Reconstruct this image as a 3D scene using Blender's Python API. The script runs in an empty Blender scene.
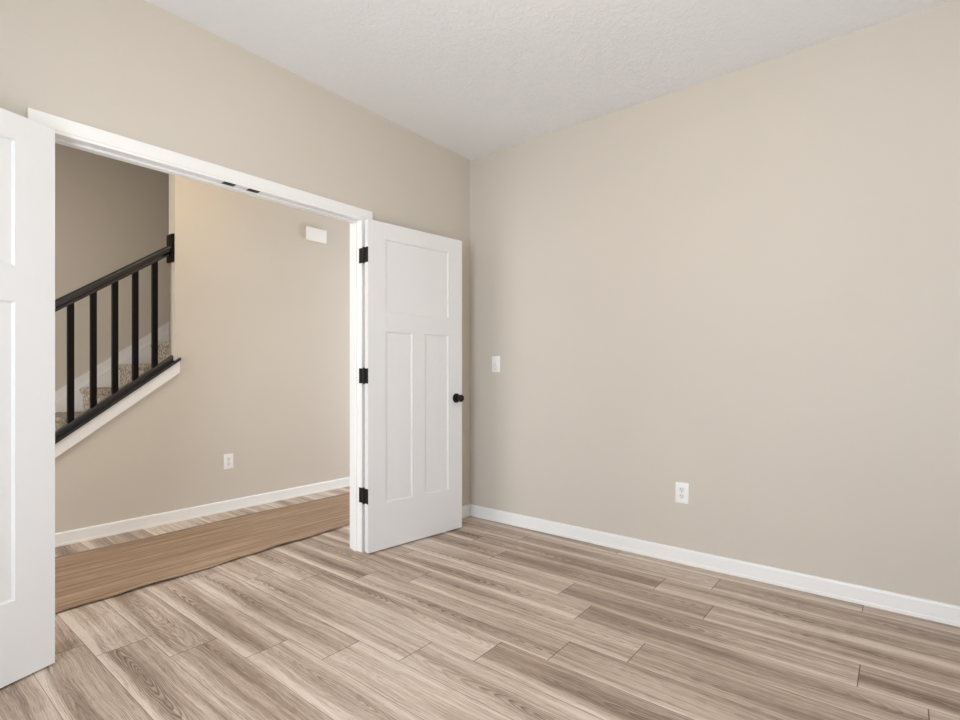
import bpy, bmesh, math, random
from mathutils import Vector, Matrix
random.seed(7)
S = bpy.context.scene
COL = S.collection

# ------------------------------------------------------------------ camera
cd = bpy.data.cameras.new('camera'); cam = bpy.data.objects.new('camera', cd); COL.objects.link(cam)
F_PX = 519.76
cd.sensor_width = 36.0; cd.lens = 36.0 * F_PX / 960.0
cd.shift_y = (371.72 - 360.0) / 960.0
cd.clip_start = 0.02
cam.location = (-3.0897, -2.5949, 1.1122)
cam.rotation_euler = (math.pi / 2, 0, -0.8919)
S.camera = cam

# ------------------------------------------------------------------ view, sky, lights
vs = S.view_settings
S.display_settings.display_device = 'sRGB'
vs.view_transform = 'Standard'; vs.look = 'None'; vs.gamma = 1.0; vs.use_curve_mapping = False
vs.exposure = -0.03

W = bpy.data.worlds.new('world'); S.world = W; W.use_nodes = True
nt = W.node_tree; bg = nt.nodes['Background']
sky = nt.nodes.new('ShaderNodeTexSky'); sky.sky_type = 'HOSEK_WILKIE'
sky.sun_direction = Vector((0.3, 0.6, 0.75)).normalized(); sky.turbidity = 4.0
nt.links.new(sky.outputs[0], bg.inputs[0]); bg.inputs[1].default_value = 0.6


def area(name, loc, rot, sx, sy, power, col):
    l = bpy.data.lights.new(name, 'AREA'); l.shape = 'RECTANGLE'; l.size = sx; l.size_y = sy
    l.energy = power; l.color = col
    o = bpy.data.objects.new(name, l); COL.objects.link(o); o.location = loc; o.rotation_euler = rot
    return o


def aim(o, to):
    o.rotation_euler = (Vector(to) - o.location).to_track_quat('-Z', 'Y').to_euler()


# daylight through the left window; added front fill, tilted up to brighten the ceiling
DAY = (0.88, 0.96, 1.07)
a = area('daylight_left', (-4.02, -2.0, 1.30), (0, 0, 0), 1.0, 1.6, 75, DAY); aim(a, (0, -2.0, 1.15))
a = area('front_fill', (-1.7, -3.85, 1.40), (0, 0, 0), 1.9, 1.5, 11.0, DAY); aim(a, (-1.7, 0, 3.4))
# added fill lights just inside both hall ends, to brighten the hall wall
a = area('hall_fill', (-4.72, 0.80, 1.2), (0, 0, 0), 0.9, 1.9, 46, (0.96, 0.97, 1.0)); aim(a, (0, 0.8, 1.2))
a = area('hall_fill_far', (1.66, 0.80, 1.2), (0, 0, 0), 0.9, 1.9, 38, DAY); aim(a, (-3, 0.8, 1.2))

# ------------------------------------------------------------------ materials
def srgb(r, g, b):
    f = lambda c: (c / 12.92) if c <= 0.04045 else ((c + 0.055) / 1.055) ** 2.4
    return (f(r / 255), f(g / 255), f(b / 255), 1)


class Mat:
    def __init__(s, name, rough=0.5, col=(0.8, 0.8, 0.8, 1), spec=0.5, metal=0.0):
        s.m = bpy.data.materials.new(name); s.m.use_nodes = True
        s.t = s.m.node_tree; s.b = s.t.nodes['Principled BSDF']
        s.b.inputs['Base Color'].default_value = col
        s.b.inputs['Roughness'].default_value = rough
        s.b.inputs['Specular IOR Level'].default_value = spec
        s.b.inputs['Metallic'].default_value = metal

    def n(s, kind, **kw):
        nd = s.t.nodes.new(kind)
        for k, v in kw.items(): setattr(nd, k, v)
        return nd

    def l(s, a, b): s.t.links.new(a, b)

    def val(s, x, sock):
        if hasattr(x, 'is_output'): s.l(x, sock)
        else: sock.default_value = x

    def math(s, op, a, b=0.0, c=None, clamp=False):
        nd = s.n('ShaderNodeMath', operation=op); nd.use_clamp = clamp
        s.val(a, nd.inputs[0]); s.val(b, nd.inputs[1])
        if c is not None: s.val(c, nd.inputs[2])
        return nd.outputs[0]

    def vec(s, x, y, z):
        nd = s.n('ShaderNodeCombineXYZ')
        for v, k in ((x, 0), (y, 1), (z, 2)): s.val(v, nd.inputs[k])
        return nd.outputs[0]

    def noise(s, v, scale, detail=3, rough=0.5, dist=0.0):
        nd = s.n('ShaderNodeTexNoise'); s.l(v, nd.inputs['Vector'])
        nd.inputs['Scale'].default_value = scale; nd.inputs['Detail'].default_value = detail
        nd.inputs['Roughness'].default_value = rough; nd.inputs['Distortion'].default_value = dist
        return nd.outputs['Fac']

    def ramp(s, f, stops):
        nd = s.n('ShaderNodeValToRGB'); s.l(f, nd.inputs[0]); e = nd.color_ramp.elements
        while len(e) < len(stops): e.new(0.5)
        for i, (p, c) in enumerate(stops):
            e[i].position = p; e[i].color = c if len(c) == 4 else (*c, 1)
        return nd.outputs[0]

    def smooth(s, x, a, b, lo=0.0, hi=1.0):
        nd = s.n('ShaderNodeMapRange', interpolation_type='SMOOTHSTEP'); s.val(x, nd.inputs[0])
        for i, v in enumerate((a, b, lo, hi)): s.val(v, nd.inputs[i + 1])
        return nd.outputs[0]

    def mix(s, f, a, b, blend='MIX'):
        nd = s.n('ShaderNodeMix', data_type='RGBA', blend_type=blend)
        s.val(f, nd.inputs[0]); s.val(a, nd.inputs[6]); s.val(b, nd.inputs[7])
        return nd.outputs[2]

    def bump(s, h, strength, dist):
        nd = s.n('ShaderNodeBump'); s.l(h, nd.inputs['Height'])
        nd.inputs['Strength'].default_value = strength; nd.inputs['Distance'].default_value = dist
        s.l(nd.outputs[0], s.b.inputs['Normal'])

    def obj(s): return s.n('ShaderNodeTexCoord').outputs['Object']


def paint_wall(name, col):
    m = Mat(name, 0.75, col, 0.25)
    v = m.obj()
    h = m.noise(v, 140, 4, 0.6)
    big = m.noise(v, 1.3, 2)
    m.l(m.mix(m.smooth(big, 0.3, 0.7), col, tuple(c * 0.985 for c in col[:3]) + (1,)), m.b.inputs['Base Color'])
    m.bump(h, 0.10, 0.002)
    return m.m


WALLCOL = srgb(211, 203, 191.5)
M_wall = paint_wall('beige_wall_paint', WALLCOL)
M_stairwall = paint_wall('beige_stairwell_paint', WALLCOL)


def ceiling_mat():
    m = Mat('textured_white_ceiling', 0.9, srgb(241, 242, 242), 0.2)
    v = m.obj()
    a = m.noise(v, 26, 4, 0.6, 1.2); b = m.noise(v, 70, 3, 0.6, 0.6)
    blot = m.smooth(a, 0.46, 0.58)
    h = m.math('ADD', blot, m.math('MULTIPLY', b, 0.6))
    m.bump(h, 0.24, 0.006)
    return m.m


M_ceil = ceiling_mat()


def white_paint(name, col, rough):
    m = Mat(name, rough, col, 0.45)
    m.bump(m.noise(m.obj(), 90, 2), 0.02, 0.001)
    return m.m


M_trim = white_paint('white_trim_paint', srgb(243, 243, 241), 0.38)
M_door = white_paint('white_door_paint', srgb(233, 233, 232), 0.42)
M_plastic = Mat('white_plastic', 0.35, srgb(245, 245, 243), 0.5).m
M_slot = Mat('dark_slot', 0.6, srgb(70, 70, 72), 0.3).m
M_grey = Mat('light_grey_plastic', 0.4, srgb(236, 236, 235), 0.4).m  # one even light grey for receptacles and toggle frame
M_screw = Mat('painted_screw', 0.4, srgb(200, 200, 198), 0.4).m


def black_metal():
    m = Mat('matte_black_metal', 0.42, srgb(16, 15, 15), 0.4, 0.2)
    m.bump(m.noise(m.obj(), 300, 2), 0.05, 0.0005)
    return m.m


M_black = black_metal()


def black_wood(name, rough, spec):
    m = Mat(name, rough, srgb(30, 24, 21), spec)
    v = m.n('ShaderNodeMapping'); m.l(m.obj(), v.inputs[0]); v.inputs['Scale'].default_value = (3, 30, 3)
    f = m.noise(v.outputs[0], 12, 4)
    m.l(m.mix(f, srgb(10, 8, 6), srgb(24, 17, 13)), m.b.inputs['Base Color'])
    m.bump(f, 0.05, 0.001)
    return m.m


M_bwood = black_wood('dark_stained_wood', 0.5, 0.12)
M_brail = black_wood('dark_stained_rail_wood', 0.22, 0.8)


def carpet():
    m = Mat('flecked_carpet', 0.95, srgb(170, 150, 128), 0.1)
    v = m.obj()
    a = m.noise(v, 42, 5, 0.75); b = m.noise(v, 320, 2, 0.7)
    f = m.math('ADD', m.math('MULTIPLY', a, 0.65), m.math('MULTIPLY', b, 0.35))
    m.l(m.ramp(f, [(0.41, srgb(84, 70, 58)), (0.47, srgb(184, 168, 150)), (0.56, srgb(236, 227, 213))]), m.b.inputs['Base Color'])
    m.bump(f, 0.9, 0.01)
    return m.m


M_carpet = carpet()


def plank_mat():
    m = Mat('wood_plank_floor', 0.42, (0.4, 0.32, 0.26, 1), 0.4)
    uv = m.n('ShaderNodeUVMap', uv_map='plank').outputs[0]
    sp = m.n('ShaderNodeSeparateXYZ'); m.l(uv, sp.inputs[0]); u, v = sp.outputs[0], sp.outputs[1]
    at = lambda nm: m.n('ShaderNodeAttribute', attribute_name=nm).outputs['Fac']
    seed = at('seed'); tone = at('tone'); length = at('length')
    sd = m.math('MULTIPLY', seed, 37.0)
    # slow wobble of the fibres along the board
    wob = m.math('MULTIPLY', m.math('SUBTRACT', m.noise(m.vec(m.math('MULTIPLY', u, 3.0), m.math('MULTIPLY', v, 1.6), sd), 1.0, 2), 0.5), 0.055)
    wob2 = m.math('MULTIPLY', m.math('SUBTRACT', m.noise(m.vec(m.math('MULTIPLY', u, 22.0), m.math('MULTIPLY', v, 9.0), sd), 1.0, 2), 0.5), 0.006)
    w = m.math('ADD', m.math('ADD', u, wob), wob2)
    # annual rings: the board cuts a cone of rings, giving cathedral arches in the middle
    c = m.math('ADD', 0.045, m.math('MULTIPLY', m.math('FRACT', m.math('MULTIPLY', seed, 7.31)), 0.085))
    wc = m.math('SUBTRACT', w, c)
    v0 = m.math('MULTIPLY', m.math('FRACT', m.math('MULTIPLY', seed, 13.77)), 1.2)
    ph = m.noise(m.vec(m.math('MULTIPLY', u, 6.0), m.math('MULTIPLY', v, 3.1), m.math('ADD', sd, 4.0)), 1.0, 2)
    tilt = m.math('ADD', m.math('MULTIPLY', m.math('SUBTRACT', v, v0), 0.075), m.math('MULTIPLY', m.math('SUBTRACT', ph, 0.5), 0.03))
    d = m.math('SQRT', m.math('ADD', m.math('MULTIPLY', wc, wc), m.math('MULTIPLY', tilt, tilt)))
    ring = m.math('FRACT', m.math('MULTIPLY', d, 190.0))
    ringl = m.math('MULTIPLY', m.smooth(ring, 0.35, 0.86), m.smooth(ring, 1.0, 0.90))
    rmask = m.smooth(m.noise(m.vec(m.math('MULTIPLY', u, 9.0), m.math('MULTIPLY', v, 1.3), m.math('ADD', sd, 9.0)), 1.0, 2), 0.36, 0.62)
    heart = m.smooth(d, 0.058, 0.012)
    # broad light and dark streaks running along the board
    s1 = m.noise(m.vec(m.math('MULTIPLY', w, 15.0), m.math('MULTIPLY', v, 0.55), m.math('ADD', sd, 2.0)), 1.0, 2, 0.5)
    s2 = m.noise(m.vec(m.math('MULTIPLY', w, 70.0), m.math('MULTIPLY', v, 1.1), m.math('ADD', sd, 5.0)), 1.0, 3, 0.6)
    s3 = m.noise(m.vec(m.math('MULTIPLY', w, 330.0), m.math('MULTIPLY', v, 5.0), sd), 1.0, 3, 0.65)
    f = m.math('MULTIPLY', m.math('SUBTRACT', s1, 0.5), 0.85)
    f = m.math('ADD', f, m.math('MULTIPLY', m.math('SUBTRACT', s2, 0.5), 0.85))
    f = m.math('ADD', f, m.math('MULTIPLY', m.math('SUBTRACT', s3, 0.5), 0.85))
    s4 = m.noise(m.vec(m.math('MULTIPLY', w, 520.0), m.math('MULTIPLY', v, 14.0), m.math('ADD', sd, 7.0)), 1.0, 2, 0.6)
    f = m.math('SUBTRACT', f, m.math('MULTIPLY', m.smooth(s4, 0.54, 0.68), 0.30))
    f = m.math('SUBTRACT', f, m.math('MULTIPLY', heart, 0.20))
    f = m.math('SUBTRACT', f, m.math('MULTIPLY', m.math('MULTIPLY', ringl, rmask), m.math('ADD', 0.15, m.math('MULTIPLY', heart, 0.26))))
    # sapwood stripe along one edge
    f = m.math('ADD', f, m.math('MULTIPLY', m.smooth(m.math('ADD', u, m.math('MULTIPLY', wob, 0.7)), 0.045, 0.012), 0.22))
    f = m.math('ADD', m.math('ADD', f, 0.60), m.math('MULTIPLY', tone, 0.75))
    colr = m.ramp(f, [(0.02, srgb(122, 103, 90)), (0.30, srgb(160, 140, 124)), (0.55, srgb(192, 174, 158)), (0.85, srgb(221, 207, 193))])
    # small dark pores and knots
    kn = m.noise(m.vec(m.math('MULTIPLY', w, 26.0), m.math('MULTIPLY', v, 8.0), m.math('ADD', sd, 11.0)), 1.0, 2)
    colr = m.mix(m.smooth(kn, 0.72, 0.82, 0, 0.5), colr, srgb(98, 78, 64))
    # seams between boards
    eu = m.math('MINIMUM', u, m.math('SUBTRACT', 0.1806, u))
    ev = m.math('MINIMUM', v, m.math('SUBTRACT', length, v))
    su = m.smooth(eu, 0.0006, 0.0018, 1, 0); sv = m.smooth(ev, 0.0010, 0.0026, 1, 0)
    seam = m.math('MAXIMUM', m.math('MULTIPLY', su, 0.62), m.math('MULTIPLY', sv, 0.8))
    colr = m.mix(seam, colr, srgb(72, 58, 48))
    m.l(colr, m.b.inputs['Base Color'])
    m.l(m.math('ADD', 0.40, m.math('MULTIPLY', s2, 0.14)), m.b.inputs['Roughness'])
    h = m.math('SUBTRACT', m.math('MULTIPLY', s3, 0.25), m.math('MULTIPLY', m.math('MAXIMUM', su, sv), 1.0))
    m.bump(h, 0.25, 0.0015)
    return m.m


M_plank = plank_mat()


def runner_mat():
    m = Mat('brown_sheet', 0.62, srgb(170, 142, 116), 0.3)
    mp = m.n('ShaderNodeMapping'); m.l(m.obj(), mp.inputs[0]); mp.inputs['Scale'].default_value = (0.55, 14, 1)
    a = m.noise(mp.outputs[0], 2.2, 4, 0.6)
    mp2 = m.n('ShaderNodeMapping'); m.l(m.obj(), mp2.inputs[0]); mp2.inputs['Scale'].default_value = (9, 160, 1)
    b = m.noise(mp2.outputs[0], 1.5, 3, 0.65)
    f = m.math('ADD', m.math('MULTIPLY', a, 0.7), m.math('MULTIPLY', b, 0.3))
    m.l(m.ramp(f, [(0.36, srgb(134, 108, 86)), (0.5, srgb(160, 134, 110)), (0.64, srgb(188, 164, 140))]), m.b.inputs['Base Color'])
    m.bump(b, 0.08, 0.001)
    return m.m


M_runner = runner_mat()


def glow(name, col, strength):
    m = Mat(name, 0.5, col)
    m.b.inputs['Emission Color'].default_value = col; m.b.inputs['Emission Strength'].default_value = strength
    return m.m


# ------------------------------------------------------------------ mesh helpers
class MB:
    def __init__(s): s.bm = bmesh.new()

    def poly(s, pts):
        return s.bm.faces.new([s.bm.verts.new(p) for p in pts])

    def box(s, x0, x1, y0, y1, z0, z1, bev=0.0, seg=1, mat=None):
        vs_ = [s.bm.verts.new((x, y, z)) for z in (z0, z1) for (x, y) in ((x0, y0), (x1, y0), (x1, y1), (x0, y1))]
        fs = [(3, 2, 1, 0), (4, 5, 6, 7), (0, 1, 5, 4), (1, 2, 6, 5), (2, 3, 7, 6), (3, 0, 4, 7)]
        faces = [s.bm.faces.new([vs_[i] for i in f]) for f in fs]
        vv = list(vs_)
        if bev:
            es = list({e for f in faces for e in f.edges})
            r = bmesh.ops.bevel(s.bm, geom=es, offset=bev, segments=seg, affect='EDGES', profile=0.5)
            vv = list({v for v in r['verts']} | {v for f in r['faces'] for v in f.verts} | {v for v in vs_ if v.is_valid})
        if mat is not None: bmesh.ops.transform(s.bm, matrix=mat, verts=vv)
        return s

    def prism(s, prof, axis_from, axis_to, right, up):
        """prof: list of (r,u) points; swept from axis_from to axis_to"""
        A, B, R, U = Vector(axis_from), Vector(axis_to), Vector(right), Vector(up)
        a = [s.bm.verts.new(A + R * p[0] + U * p[1]) for p in prof]
        b = [s.bm.verts.new(B + R * p[0] + U * p[1]) for p in prof]
        n = len(prof)
        for i in range(n):
            s.bm.faces.new((a[i], a[(i + 1) % n], b[(i + 1) % n], b[i]))
        s.bm.faces.new(a[::-1]); s.bm.faces.new(b)
        return s

    def extrude_y(s, pts, y0, y1):
        """pts: (x,z) outline extruded along y"""
        return s.prism(pts, (0, y0, 0), (0, y1, 0), (1, 0, 0), (0, 0, 1))

    def lathe(s, prof, mat, seg=28):
        """prof: (radius, height) along local z"""
        rings = []
        for r, h in prof:
            if r < 1e-6: rings.append([s.bm.verts.new(mat @ Vector((0, 0, h)))])
            else: rings.append([s.bm.verts.new(mat @ Vector((r * math.cos(2 * math.pi * k / seg), r * math.sin(2 * math.pi * k / seg), h))) for k in range(seg)])
        for a, b in zip(rings, rings[1:]):
            for k in range(seg):
                k2 = (k + 1) % seg
                if len(a) == 1 and len(b) == 1: continue
                if len(a) == 1: s.bm.faces.new((a[0], b[k], b[k2]))
                elif len(b) == 1: s.bm.faces.new((a[k], a[k2], b[0]))
                else: s.bm.faces.new((a[k], a[k2], b[k2], b[k]))
        return s

    def build(s, name, mat, parent=None, smooth=False, recalc=True):
        if recalc: bmesh.ops.recalc_face_normals(s.bm, faces=s.bm.faces)
        me = bpy.data.meshes.new(name); s.bm.to_mesh(me); s.bm.free()
        if mat: me.materials.append(mat)
        if smooth:
            for p in me.polygons: p.use_smooth = True
            me.set_sharp_from_angle(angle=math.radians(35))
        o = bpy.data.objects.new(name, me); COL.objects.link(o)
        if parent: o.parent = parent
        return o


def recenter(o, base):
    """put the object's origin at base without moving its mesh"""
    b = Vector(base); o.data.transform(Matrix.Translation(-b)); o.location = b
    return o


def struct(o, label=None, cat=None):
    o['kind'] = 'structure'
    if label: o['label'] = label; o['category'] = cat
    return o


def thing(o, label, cat, group=None):
    o['label'] = label; o['category'] = cat
    if group: o['group'] = group
    return o


def empty(name, loc, rz=0.0):
    o = bpy.data.objects.new(name, None); COL.objects.link(o); o.location = loc; o.rotation_euler = (0, 0, rz)
    o.empty_display_size = 0.1
    return o


# ------------------------------------------------------------------ dimensions
H = 2.754            # ceiling
XL, YF = -3.85, -3.68   # left and front wall of the room
WT = 0.090          # thickness of the wall with the double door
JL, JR, JH = -2.565, -1.057, 2.047   # clear opening of the double door
YH = 1.582          # hall wall
YH2 = YH + 0.116
YB = 2.71           # stairwell back wall
XE = -1.511         # where the full height hall wall ends at the stair
HX0, HX1 = -4.75, 1.7
M_S = 0.737         # slope of the stair

# ------------------------------------------------------------------ floor: one mesh, board by board
def build_floor():
    bm = bmesh.new(); uvl = bm.loops.layers.uv.new('plank')
    sd = bm.faces.layers.float.new('seed'); tn = bm.faces.layers.float.new('tone'); ln = bm.faces.layers.float.new('length')
    PW, PL, X0 = 0.1806, 1.212, -2.453
    ends = {-1: -0.01, 0: -0.151, 1: -0.381, 2: -0.619, 3: -0.859, 4: -1.098, 5: -1.322, 6: -1.539, 7: -1.784, 8: -1.457,
            9: -1.267, 10: -1.908, 11: -1.617, 12: -1.848, 13: -2.461}
    tones = {(5, -1.322): -0.20, (6, -1.539): -0.20, (7, -1.784): -0.18, (3, -0.859): 0.10, (4, -1.098): 0.09, (2, -0.619): 0.02,
             (1, -0.381): -0.10, (0, -0.151): 0.06, (5, -0.11): 0.10}
    rnd = random.Random(21)
    y_lo, y_hi = YF - 0.1, YB
    for k in range(-14, 23):
        x0 = X0 + k * PW; x1 = x0 + PW
        e = ends.get(k, -0.01 + 0.235 * (-1 - k) if k < -1 else rnd.uniform(-1, 0))
        j = math.ceil((y_hi - e) / PL)
        y1 = e + j * PL
        while y1 > y_lo:
            y0 = y1 - PL
            s_ = rnd.random(); t_ = rnd.uniform(-0.13, 0.11)
            for (kk, ye), tv in tones.items():
                if kk == k and abs(ye - y1) < 0.03: t_ = tv
            ya, yb = max(y0, y_lo), min(y1, y_hi)
            if yb - ya > 0.001:
                vs_ = [bm.verts.new(p) for p in ((x0, ya, 0), (x1, ya, 0), (x1, yb, 0), (x0, yb, 0))]
                f = bm.faces.new(vs_)
                for lp, (uu, vv) in zip(f.loops, ((0, y1 - ya), (PW, y1 - ya), (PW, y1 - yb), (0, y1 - yb))):
                    lp[uvl].uv = (uu, vv)
                f[sd] = s_; f[tn] = t_; f[ln] = PL
            y1 = y0
    me = bpy.data.meshes.new('floor'); bm.to_mesh(me); bm.free(); me.materials.append(M_plank)
    o = bpy.data.objects.new('floor', me); COL.objects.link(o)
    return struct(o)


build_floor()

# ------------------------------------------------------------------ walls and ceilings
def wall_x(name, x0, x1, y0, y1, z1, hole=None, mat=None):
    """wall slab between x0..x1 (thin) running in y, with an optional window hole (ya,yb,za,zb)"""
    mb = MB()
    if hole:
        ya, yb, za, zb = hole
        mb.box(x0, x1, y0, ya, 0, z1); mb.box(x0, x1, yb, y1, 0, z1); mb.box(x0, x1, ya, yb, 0, za); mb.box(x0, x1, ya, yb, zb, z1)
    else: mb.box(x0, x1, y0, y1, 0, z1)
    return struct(mb.build(name, mat or M_wall))


def wall_y(name, y0, y1, x0, x1, z1, hole=None, mat=None):
    mb = MB()
    if hole:
        xa, xb, za, zb = hole
        mb.box(x0, xa, y0, y1, 0, z1); mb.box(xb, x1, y0, y1, 0, z1); mb.box(xa, xb, y0, y1, zb, z1)
        if za > 0: mb.box(xa, xb, y0, y1, 0, za)
    else: mb.box(x0, x1, y0, y1, 0, z1)
    return struct(mb.build(name, mat or M_wall))


WL = (-2.6, -1.4, 0.45, 2.15)       # window in the left wall: y, z
WF = (-2.75, -0.65, 0.62, 2.15)     # added window in the front wall: x, z
wall_x('wall_right', 0.0, 0.12, YF - 0.12, 0.0, H)
wall_x('wall_left', XL - 0.12, XL, YF - 0.12, 0.0, H, WL)
wall_y('wall_front', YF - 0.12, YF, XL, 0.0, H, WF)
# the wall with the double door
wall_y('wall_back', 0.0, WT, HX0, HX1, H, (JL - 0.019, JR + 0.019, 0.0, JH + 0.019))
struct(MB().box(XL - 0.12, 0.12, YF - 0.12, 0.0, H, H + 0.1).build('ceiling', M_ceil))
struct(MB().box(HX0, HX1, 0.0, YH2, H, H + 0.1).build('ceiling_hall', M_ceil))

# hall wall: full height right of the stair, sloping knee wall under the railing
def cap_z(x): return 0.9265 + M_S * (x + 1.85)      # underside of the black cap at the wall
XK = -2.98
mb = MB()
mb.extrude_y([(XK, 0), (HX1, 0), (HX1, H), (XE, H), (XE, cap_z(XE)), (XK, cap_z(XK))], YH, YH2)
struct(mb.build('wall_hall', M_wall))
struct(MB().box(HX0, 1.2, YB, YB + 0.1, 0, 5.2).build('wall_stairwell_back', M_stairwall))
struct(MB().box(HX0, 1.2, YH2 - 0.116, YH2, H + 0.1, 5.2).build('wall_stairwell_upper', M_stairwall))
struct(MB().box(1.1, 1.2, YH2, YB, 0, 5.2).build('wall_stairwell_end', M_stairwall))
struct(MB().box(HX0, 1.2, YH, YB + 0.1, 5.2, 5.3).build('ceiling_stairwell', M_ceil))
struct(MB().box(HX0 - 0.1, HX0, 0.0, YB + 0.1, 0, 5.2).build('wall_added_hall_left', M_wall))  # added end wall, unseen; closes the open hall to hold light in
struct(MB().box(HX1, HX1 + 0.1, 0.0, YH2, 0, H + 0.1).build('wall_added_hall_right', M_wall))  # likewise added at the other open end to keep light inside


# windows behind the camera; the front one is added to supply light
def window(name, horiz, c0, a0, a1, z0, z1):
    mb = MB(); t = 0.05
    def bx(p0, p1, q0, q1, d0, d1):
        if horiz: mb.box(p0, p1, d0, d1, q0, q1)
        else: mb.box(d0, d1, p0, p1, q0, q1)
    d0, d1 = c0
    bx(a0, a0 + t, z0, z1, d0, d1); bx(a1 - t, a1, z0, z1, d0, d1); bx(a0 + t, a1 - t, z0, z0 + t, d0, d1); bx(a0 + t, a1 - t, z1 - t, z1, d0, d1)
    zm = (z0 + z1) / 2; bx(a0 + t, a1 - t, zm - 0.02, zm + 0.02, d0, d1)
    return struct(mb.build(name, M_trim))


window('window_1', False, (XL - 0.09, XL - 0.03), *WL)
window('window_added', True, (YF - 0.09, YF - 0.03), *WF)

# ------------------------------------------------------------------ baseboards
BH = 0.086
BPROF = [(0, 0), (0.015, 0), (0.015, 0.014), (0.0125, 0.018), (0.0125, BH - 0.010), (0.010, BH - 0.003), (0.006, BH), (0, BH)]
struct(MB().prism(BPROF, (0, -0.0, 0), (0, YF, 0), (-1, 0, 0), (0, 0, 1)).build('baseboard_right', M_trim))
struct(MB().prism(BPROF, (-0.016, 0, 0), (-0.975, 0, 0), (0, -1, 0), (0, 0, 1)).build('baseboard_back', M_trim))
struct(MB().prism(BPROF, (-2.634, 0, 0), (XL, 0, 0), (0, -1, 0), (0, 0, 1)).build('baseboard_back_left', M_trim))
struct(MB().prism(BPROF, (XK, YH, 0), (HX1, YH, 0), (0, -1, 0), (0, 0, 1)).build('baseboard_hall', M_trim))
struct(MB().prism(BPROF, (JR + 0.08, WT, 0), (HX1, WT, 0), (0, 1, 0), (0, 0, 1)).build('baseboard_hall_near', M_trim))

# ------------------------------------------------------------------ double door frame
def casing(name, x0, x1, z0, z1, y0, y1):
    return struct(MB().box(x0, x1, y0, y1, z0, z1, 0.0025, 2).build(name, M_trim))


CX0, CX1, CZ = -2.632, -0.973, 2.116
casing('trim_1', CX0, CX1, JH + 0.012, CZ, -0.022, 0.0)                 # head casing
casing('trim_2', JR + 0.005, CX1, 0.0, JH + 0.012, -0.020, 0.0)         # right casing
casing('trim_3', CX0, JL - 0.005, 0.0, JH + 0.012, -0.020, 0.0)         # left casing
casing('trim_4', CX0, CX1, JH + 0.012, CZ, WT, WT + 0.018)              # hall side
casing('trim_5', JR + 0.005, CX1, 0.0, JH + 0.012, WT, WT + 0.018)
casing('trim_6', CX0, JL - 0.005, 0.0, JH + 0.012, WT, WT + 0.018)
mb = MB()
mb.box(JL - 0.018, JL, -0.0195, WT, 0, JH); mb.box(JR, JR + 0.018, -0.0195, WT, 0, JH); mb.box(JL - 0.018, JR + 0.018, -0.0195, WT, JH, JH + 0.018)
frame = struct(mb.build('trim_7', M_trim))
mb = MB()
mb.box(JL, JL + 0.011, 0.024, 0.060, 0, JH - 0.011, 0.0015, 1)
mb.box(JR - 0.011, JR, 0.024, 0.060, 0, JH - 0.011, 0.0015, 1)
mb.box(JL, JR, 0.024, 0.060, JH - 0.011, JH, 0.0015, 1)
mb.build('door_stop', M_trim, frame)
for xc in (-1.862, -1.736):
    mb = MB()
    mb.box(xc - 0.029, xc + 0.029, -0.016, 0.018, JH - 0.0025, JH, 0.0008, 1)
    mb.lathe([(0.009, 0.0), (0.009, -0.001), (0.0065, -0.0016), (0.0055, 0.0)], Matrix.Translation((xc, 0.001, JH - 0.0025)), 16)
    mb.build('catch_plate', M_black, frame)['label'] = 'black ball catch plate in the door head'

# ------------------------------------------------------------------ doors
DW, DT, DZ0 = 0.771, 0.037, 0.008
PANELS = [(0.128, 0.645, 1.489, 1.938), (0.128, 0.335, 0.296, 1.363), (0.440, 0.645, 0.296, 1.363)]


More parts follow.
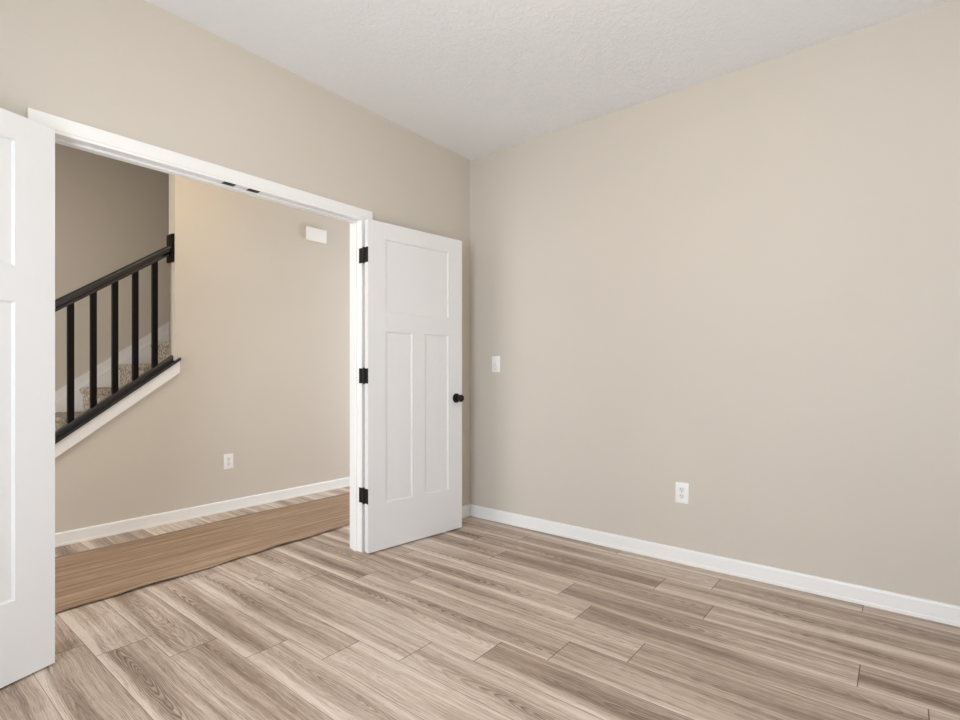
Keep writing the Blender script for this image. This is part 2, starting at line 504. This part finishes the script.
def door_slab(name, loc, rz, flip, jx, DZ1):
    """local x along the width from the hinge edge; hall face at y=0, room face at y=DT (flip mirrors y)"""
    bm = bmesh.new()
    xs = sorted({0, DW} | {p[0] for p in PANELS} | {p[1] for p in PANELS})
    zs = sorted({DZ0, DZ1} | {p[2] for p in PANELS} | {p[3] for p in PANELS})
    sg = -1 if flip else 1
    def V(x, y, z): return bm.verts.new((x, sg * y, z))
    def inside(xm, zm): return any(p[0] < xm < p[1] and p[2] < zm < p[3] for p in PANELS)
    for y, dep in ((0.0, 0.0085), (DT, DT - 0.0085)):
        for xa, xb in zip(xs, xs[1:]):
            for za, zb in zip(zs, zs[1:]):
                if not inside((xa + xb) / 2, (za + zb) / 2):
                    bm.faces.new([V(xa, y, za), V(xb, y, za), V(xb, y, zb), V(xa, y, zb)])
        for (x0, x1, z0, z1) in PANELS:
            # small bead, slope, flat panel
            steps = [(0.0, y), (0.0015, y + (dep - y) * 0.5), (0.006, y + (dep - y) * 0.8), (0.0075, dep)]
            prev = None
            for ins, yy in steps:
                ring = [(x0 + ins, yy, z0 + ins), (x1 - ins, yy, z0 + ins), (x1 - ins, yy, z1 - ins), (x0 + ins, yy, z1 - ins)]
                if prev:
                    for i in range(4):
                        k = (i + 1) % 4
                        bm.faces.new([V(*prev[i]), V(*prev[k]), V(*ring[k]), V(*ring[i])])
                prev = ring
            bm.faces.new([V(*q) for q in prev])
    for (xa, za, xb, zb) in ((0, DZ0, DW, DZ0), (DW, DZ0, DW, DZ1), (DW, DZ1, 0, DZ1), (0, DZ1, 0, DZ0)):
        bm.faces.new([V(xa, 0, za), V(xb, 0, zb), V(xb, DT, zb), V(xa, DT, za)])
    bmesh.ops.remove_doubles(bm, verts=bm.verts, dist=1e-5)
    es = [e for e in bm.edges if len(e.link_faces) == 2 and all(abs(v.co.y) < 1e-6 or abs(abs(v.co.y) - DT) < 1e-6 for v in e.verts)
          and abs(e.link_faces[0].normal.dot(e.link_faces[1].normal)) < 0.1
          and all(v.co.x in (0.0,) or abs(v.co.x - DW) < 1e-5 or abs(v.co.z - DZ0) < 1e-5 or abs(v.co.z - DZ1) < 1e-5 for v in e.verts)]
    bmesh.ops.recalc_face_normals(bm, faces=bm.faces)
    es = [e for e in bm.edges if len(e.link_faces) == 2 and e.calc_face_angle(0) > 1.4]
    bmesh.ops.bevel(bm, geom=es, offset=0.0018, segments=2, affect='EDGES', profile=0.5)
    bmesh.ops.recalc_face_normals(bm, faces=bm.faces)
    me = bpy.data.meshes.new(name); bm.to_mesh(me); bm.free(); me.materials.append(M_door)
    o = bpy.data.objects.new(name, me); COL.objects.link(o); o.location = loc; o.rotation_euler = (0, 0, rz)
    struct(o)
    # hinges: leaf let into the door edge, barrel at the room side corner, leaf toward the jamb
    for zc in (1.827, 1.087, 0.352):
        mb = MB()
        hh = 0.046
        ya, yb = sorted((sg * (0.006 if flip else -0.0004), sg * (DT + 0.002)))
        mb.box(-0.0004 if flip else -0.0030, 0.0012, ya, yb, zc - hh, zc + hh, 0.0006, 1)
        for k in range(5):
            za = zc - hh + k * (2 * hh / 5)
            mb.lathe([(0, za), (0.0062, za), (0.0068, za + 0.0008), (0.0068, za + 2 * hh / 5 - 0.0012), (0.0062, za + 2 * hh / 5 - 0.0004), (0, za + 2 * hh / 5 - 0.0004)],
                     Matrix.Translation((-0.003, sg * (DT + 0.006), 0)), 14)
        inv = (Matrix.Translation(loc) @ Matrix.Rotation(rz, 4, 'Z')).inverted()
        xa, xb = sorted((jx, jx + (-0.0030 if jx > -2 else 0.0030)))
        mb.box(xa, xb, -0.044, 0.004, zc - hh, zc + hh, 0.0006, 1, inv)
        h = mb.build('hinge', M_black, o, smooth=True); h['label'] = 'black door hinge'
        mb = MB()
        for ze, sn in ((zc + hh, 1), (zc - hh, -1)):
            mb.lathe([(0, ze), (0.0052, ze), (0.0058, ze + sn * 0.002), (0.004, ze + sn * 0.005), (0, ze + sn * 0.006)],
                     Matrix.Translation((-0.003, sg * (DT + 0.006), 0)), 14)
        mb.build('hinge_pin', M_black, h, smooth=True)
    # knobs on both faces
    for face in (0, 1):
        y = 0.0 if face == 0 else DT
        dirv = Vector((0, -sg if face == 0 else sg, 0))
        R = Matrix.Translation((0.716, sg * y, 0.927)) @ dirv.to_track_quat('Z', 'Y').to_matrix().to_4x4()
        kb = MB().lathe([(0.0, 0.012), (0.010, 0.012), (0.0095, 0.026), (0.012, 0.031), (0.019, 0.036), (0.0245, 0.043), (0.0255, 0.050), (0.0245, 0.056), (0.019, 0.060), (0.010, 0.0615), (0, 0.062)], R).build('door_knob', M_black, o, smooth=True)
        kb['label'] = 'round black door knob'
        MB().lathe([(0, 0), (0.033, 0), (0.033, 0.005), (0.031, 0.009), (0.022, 0.012), (0.0, 0.0125)], R).build('rosette', M_black, kb, smooth=True)
    # latch plate in the free edge
    ya, yb = sorted((sg * 0.007, sg * 0.030))
    MB().box(DW - 0.0005, DW + 0.0010, ya, yb, 0.927 - 0.028, 0.927 + 0.028, 0.0004, 1).build('latch_plate', M_black, o)
    return o


d = door_slab('door_1', (-1.0606, -0.0844, 0), math.radians(-6.78), False, JR, 2.041)
d['label'] = 'white three panel door swung open on the right of the opening'; d['category'] = 'door'
d = door_slab('door_2', (-2.5670, -0.0996, 0), math.radians(-161.0), True, JL, 2.033)
d['label'] = 'white three panel door cut off by the left edge of the photo'; d['category'] = 'door'

# ------------------------------------------------------------------ staircase behind the knee wall
st = thing(empty('staircase', (-2.85, (YH2 + YB) / 2, 0)), 'carpeted stairs climbing to the right behind the black railing', 'staircase')
RI, RU, X5 = 0.196, 0.262, -1.800
for k in range(1, 12):
    xr = X5 + RU * (k - 5); z1 = RI * k; z0 = RI * (k - 1)
    # tread with a rounded carpeted nosing and riser below it
    pr = [(xr, z0 - (0.10 if k > 1 else 0.0))]
    pr += [(xr, z1 - 0.050), (xr - 0.012, z1 - 0.048), (xr - 0.021, z1 - 0.034), (xr - 0.024, z1 - 0.020), (xr - 0.019, z1 - 0.007), (xr - 0.007, z1)]
    pr += [(xr + RU, z1), (xr + RU, z0 - (0.10 if k > 1 else 0.0))]
    o = MB().extrude_y(pr, YH2 + 0.001, YB - 0.021).build('step', M_carpet)
    recenter(o, st.location); o.location = (0, 0, 0); o.parent = st


def nose(x): return RI * 5 + (RI / RU) * (x - (X5 - 0.02))


# skirtboard on the stairwell back wall: thick lower board, thinner moulded band above it
def slope_board(x0, x1, lo, hi, y0, y1):
    return [(x0, max(0, nose(x0) + lo)), (x1, nose(x1) + lo), (x1, nose(x1) + hi), (x0, max(0.02, nose(x0) + hi))], y0, y1


mb = MB()
p_, a_, b_ = slope_board(-2.95, 0.2, -0.36, 0.0, YB - 0.020, YB - 0.0005); mb.extrude_y(p_, a_, b_)
p_, a_, b_ = slope_board(-2.95, 0.2, 0.0, 0.080, YB - 0.009, YB - 0.0005); mb.extrude_y(p_, a_, b_)
p_, a_, b_ = slope_board(-2.95, 0.2, 0.080, 0.090, YB - 0.012, YB - 0.0005); mb.extrude_y(p_, a_, b_)
struct(mb.build('trim_8', M_trim))

# white apron board on the knee wall
mb = MB()
XA = -1.485
mb.extrude_y([(XK, cap_z(XK) - 0.090), (XA, cap_z(XA) - 0.090), (XA, cap_z(XA)), (XK, cap_z(XK))], YH - 0.018, YH)
struct(mb.build('trim_9', M_trim))

# ------------------------------------------------------------------ railing
rl = thing(empty('stair_railing', (-2.2, YH + 0.058, cap_z(-2.2))), 'black wooden stair railing with square balusters above the white sloping trim', 'railing')
YC = YH + 0.058
L0 = Vector(rl.location)


def rpart(mb, name, smooth=False):
    o = mb.build(name, M_brail if name in ('handrail', 'shoe_rail', 'cap') else M_bwood, None, smooth); o.data.transform(Matrix.Translation(-L0)); o.parent = rl
    return o


sl = Vector((1, 0, M_S)).normalized(); up = Vector((-sl.z, 0, sl.x)); yv = Vector((0, 1, 0))


def along(x, z): return Vector((x, YC, z))


# black cap over the knee wall; its front lip runs on past the wall end with the apron
mb = MB()
ct = 0.020
mb.extrude_y([(XK, cap_z(XK)), (XE - 0.001, cap_z(XE)), (XE - 0.001, cap_z(XE) + ct), (XK, cap_z(XK) + ct)], YH, YH2)
mb.extrude_y([(XK, cap_z(XK)), (XA + 0.004, cap_z(XA + 0.004)), (XA + 0.004, cap_z(XA + 0.004) + ct), (XK, cap_z(XK) + ct)], YH - 0.028, YH - 0.0005)
rpart(mb, 'cap')
sh = 0.040
mb = MB()
prof_y = [(-0.031, ct), (0.031, ct), (0.031, ct + sh - 0.012), (0.022, ct + sh), (-0.022, ct + sh), (-0.031, ct + sh - 0.012)]
for_pts = lambda x: [Vector((x, YC + p[0], cap_z(x) + p[1])) for p in prof_y]


def sheared(mb, x0, x1, prof, zf):
    a = [mb.bm.verts.new((x0, YC + p[0], zf(x0) + p[1])) for p in prof]
    b = [mb.bm.verts.new((x1, YC + p[0], zf(x1) + p[1])) for p in prof]
    n = len(prof)
    for i in range(n): mb.bm.faces.new((a[i], a[(i + 1) % n], b[(i + 1) % n], b[i]))
    mb.bm.faces.new(a[::-1]); mb.bm.faces.new(b)
    return mb


XN = -2.93
rpart(sheared(mb, XN, XE - 0.002, prof_y, cap_z), 'shoe_rail')


def rail_z(x): return 1.737 + 0.715 * (x + 1.866)    # underside of the handrail


hp = [(-0.019, 0.0), (0.019, 0.0), (0.019, 0.014), (0.024, 0.024), (0.033, 0.030), (0.033, 0.056), (0.026, 0.070), (0.012, 0.079),
      (-0.012, 0.079), (-0.026, 0.070), (-0.033, 0.056), (-0.033, 0.030), (-0.024, 0.024), (-0.019, 0.014)]
rpart(sheared(MB(), XN, XE - 0.018, hp, rail_z), 'handrail')
xw = XE - 0.001
mb = MB().box(xw - 0.018, xw, YC - 0.052, YC + 0.052, 1.928, 2.136, 0.003, 2)
rpart(mb, 'wall_plate')
bw = 0.0165
for k in range(-6, 5):
    x = -2.122 + 0.1238 * k
    mb = MB()
    z0 = lambda xx: cap_z(xx) + ct + sh - 0.004
    z1 = lambda xx: rail_z(xx) + 0.002
    c = [(x - bw, YC - bw), (x + bw, YC - bw), (x + bw, YC + bw), (x - bw, YC + bw)]
    a = [mb.bm.verts.new((px, py, z0(px))) for px, py in c]; b = [mb.bm.verts.new((px, py, z1(px))) for px, py in c]
    for i in range(4): mb.bm.faces.new((a[i], a[(i + 1) % 4], b[(i + 1) % 4], b[i]))
    mb.bm.faces.new(a[::-1]); mb.bm.faces.new(b)
    rpart(mb, 'baluster')
mb = MB().box(XN - 0.085, XN, YC - 0.0425, YC + 0.0425, 0.0, rail_z(XN) + 0.15, 0.003, 2)
mb.box(XN - 0.095, XN + 0.010, YC - 0.0525, YC + 0.0525, rail_z(XN) + 0.15, rail_z(XN) + 0.175, 0.004, 2)
rpart(mb, 'newel_post')

# ------------------------------------------------------------------ brown protective runner in the hall
def build_runner():
    bm = bmesh.new()
    xs = [-3.9 + 0.03 * i for i in range(int(5.3 / 0.03) + 1)]
    ny = 14
    near = [(-3.9, 0.385), (-2.452, 0.410), (-1.837, 0.434), (-0.752, 0.503), (1.4, 0.60)]
    far = [(-3.9, 1.315), (-2.264, 1.324), (-0.135, 1.333), (1.4, 1.345)]
    def itp(t, x):
        for (xa, ya), (xb, yb) in zip(t, t[1:]):
            if xa <= x <= xb: return ya + (yb - ya) * (x - xa) / (xb - xa)
        return t[-1][1]
    lifts = [(-2.05, 0.16, 0.012), (-2.38, 0.12, 0.006), (-1.30, 0.14, 0.010), (-1.62, 0.10, 0.005), (-0.95, 0.12, 0.006), (-2.8, 0.2, 0.008), (-0.3, 0.2, 0.008)]
    grid = []
    for x in xs:
        n_ = itp(near, x) + 0.004 * math.sin(7.3 * x) + 0.002 * math.sin(23 * x); f_ = itp(far, x) + 0.003 * math.sin(5.1 * x + 1)
        col = []
        for j in range(ny + 1):
            t = j / ny; y = n_ + (f_ - n_) * t
            z = 0.0022 + 0.0012 * (1 + math.sin(3.1 * x + 4 * t))
            e = math.exp(-(t / 0.13) ** 2)
            for lx, lw, lh in lifts: z += lh * e * math.exp(-((x - lx) / lw) ** 2)
            z += 0.003 * math.exp(-((1 - t) / 0.1) ** 2) * (0.5 + 0.5 * math.sin(4.3 * x))
            col.append(bm.verts.new((x, y, z)))
        grid.append(col)
    for a, b in zip(grid, grid[1:]):
        for j in range(ny): bm.faces.new((a[j], b[j], b[j + 1], a[j + 1]))
    bmesh.ops.recalc_face_normals(bm, faces=bm.faces)
    me = bpy.data.meshes.new('floor_runner'); bm.to_mesh(me); bm.free(); me.materials.append(M_runner)
    for p in me.polygons: p.use_smooth = True
    o = bpy.data.objects.new('floor_runner', me); COL.objects.link(o)
    md = o.modifiers.new('thickness', 'SOLIDIFY'); md.thickness = 0.0012; md.offset = -1
    recenter(o, (-1.25, 0.88, 0))
    return thing(o, 'long flat brown protective sheet laid along the hallway floor beyond the opening', 'floor covering')


build_runner()

# ------------------------------------------------------------------ wall plates, door chime
def basis(loc, n):
    """local x to the right when facing the plate, y up, z out of the wall"""
    n = Vector(n); u = Vector((0, 0, 1)); r = u.cross(n)
    m = Matrix((r, u, n)).transposed().to_4x4(); m.translation = Vector(loc)
    return m


def plate_thing(name, loc, n):
    e = empty(name, loc); e.matrix_world = basis(loc, n)
    MB().box(-0.0375, 0.0375, -0.060, 0.060, 0, 0.006, 0.0025, 3).build('cover_plate', M_plastic, e, True)
    return e


def outlet(loc, n, label):
    e = thing(plate_thing('electrical_outlet', loc, n), label, 'outlet')
    for yc in (0.0195, -0.0195):
        pts = []
        for k in range(32):
            a = 2 * math.pi * k / 32; pts.append((max(-0.0170, min(0.0170, 0.0185 * math.cos(a))), yc + max(-0.0145, min(0.0145, 0.0175 * math.sin(a)))))
        rc = MB().prism(pts, (0, 0, 0.0055), (0, 0, 0.0080), (1, 0, 0), (0, 1, 0)).build('receptacle', M_grey, e)
        mb = MB()
        mb.box(-0.0078, -0.0052, yc - 0.001, yc + 0.0080, 0.0079, 0.0083)
        mb.box(0.0052, 0.0076, yc, yc + 0.0075, 0.0079, 0.0083)
        mb.lathe([(0, 0.0083), (0.0030, 0.0083), (0.0030, 0.0079)], Matrix.Translation((0, yc - 0.0072, 0)), 14)
        mb.build('slot', M_slot, rc)
    MB().lathe([(0.0032, 0.0058), (0.0030, 0.0070), (0.0018, 0.0074), (0, 0.0075)], Matrix.Identity(4), 14).build('screw', M_screw, e, True)
    return e


outlet((0, -1.6125, 0.409), (-1, 0, 0), 'white duplex outlet low on the right wall above the baseboard')
outlet((-1.1185, YH, 0.396), (0, -1, 0), 'white duplex outlet low on the hallway wall under the stairs')
sw = thing(plate_thing('light_switch', (0, -0.2575, 1.1685), (-1, 0, 0)), 'white toggle light switch on the right wall beside the open door', 'light switch')
MB().box(-0.0052, 0.0052, -0.012, 0.012, 0.0055, 0.0072, 0.0005, 1).build('toggle_frame', M_grey, sw)
MB().box(-0.0042, 0.0042, -0.005, 0.005, 0.0, 0.0165, 0.001, 2, Matrix.Translation((0, 0.002, 0.005)) @ Matrix.Rotation(math.radians(-28), 4, 'X')).build('toggle', M_plastic, sw, True)
for yy in (0.030, -0.030):
    MB().lathe([(0.0030, 0.0058), (0.0028, 0.0068), (0.0016, 0.0072), (0, 0.0073)], Matrix.Translation((0, yy, 0)), 14).build('screw', M_screw, sw, True)

ch = thing(empty('door_chime', (-0.322, YH, 2.3645)), 'white door chime box high on the hallway wall', 'door chime')
ch.matrix_world = basis((-0.322, YH, 2.3645), (0, -1, 0))
MB().box(-0.100, 0.100, -0.054, 0.054, 0, 0.012, 0.002, 2).build('back_plate', M_plastic, ch, True)
MB().box(-0.104, 0.104, -0.061, 0.061, 0.008, 0.028, 0.006, 4).build('cover', M_plastic, ch, True)

# ------------------------------------------------------------------ ceiling lights (hall lamp, and one added in the room)
def ceiling_light(x, y, label, power, col):
    cl = thing(empty('ceiling_light', (x, y, H)), label, 'ceiling light', 'flush ceiling lights')
    T = Matrix.Rotation(math.pi, 4, 'X')
    MB().lathe([(0, 0), (0.150, 0), (0.155, 0.006), (0.155, 0.022), (0.150, 0.026), (0, 0.026)], T, 36).build('base', M_plastic, cl, True)
    MB().lathe([(0.142, 0.026), (0.135, 0.045), (0.105, 0.066), (0.055, 0.080), (0, 0.084)], T, 36).build('diffuser', M_glow, cl, True)
    l = bpy.data.lights.new('lamp', 'POINT'); l.energy = power; l.color = col; l.shadow_soft_size = 0.08
    o = bpy.data.objects.new('lamp', l); COL.objects.link(o); o.location = (x, y, H - 0.20)


M_glow = glow('warm_lamp_glow', (1.0, 0.78, 0.5, 1), 2.0)
ceiling_light(-1.85, 0.80, 'round white flush ceiling light in the hallway above the brown sheet', 9.5, (1.0, 0.78, 0.46))
ceiling_light(-1.90, -1.90, 'added round flush ceiling light, unseen, warming the upper walls of the room', 15.0, (1.0, 0.78, 0.50))  # added lamp, gives the upper room walls a warm gradient
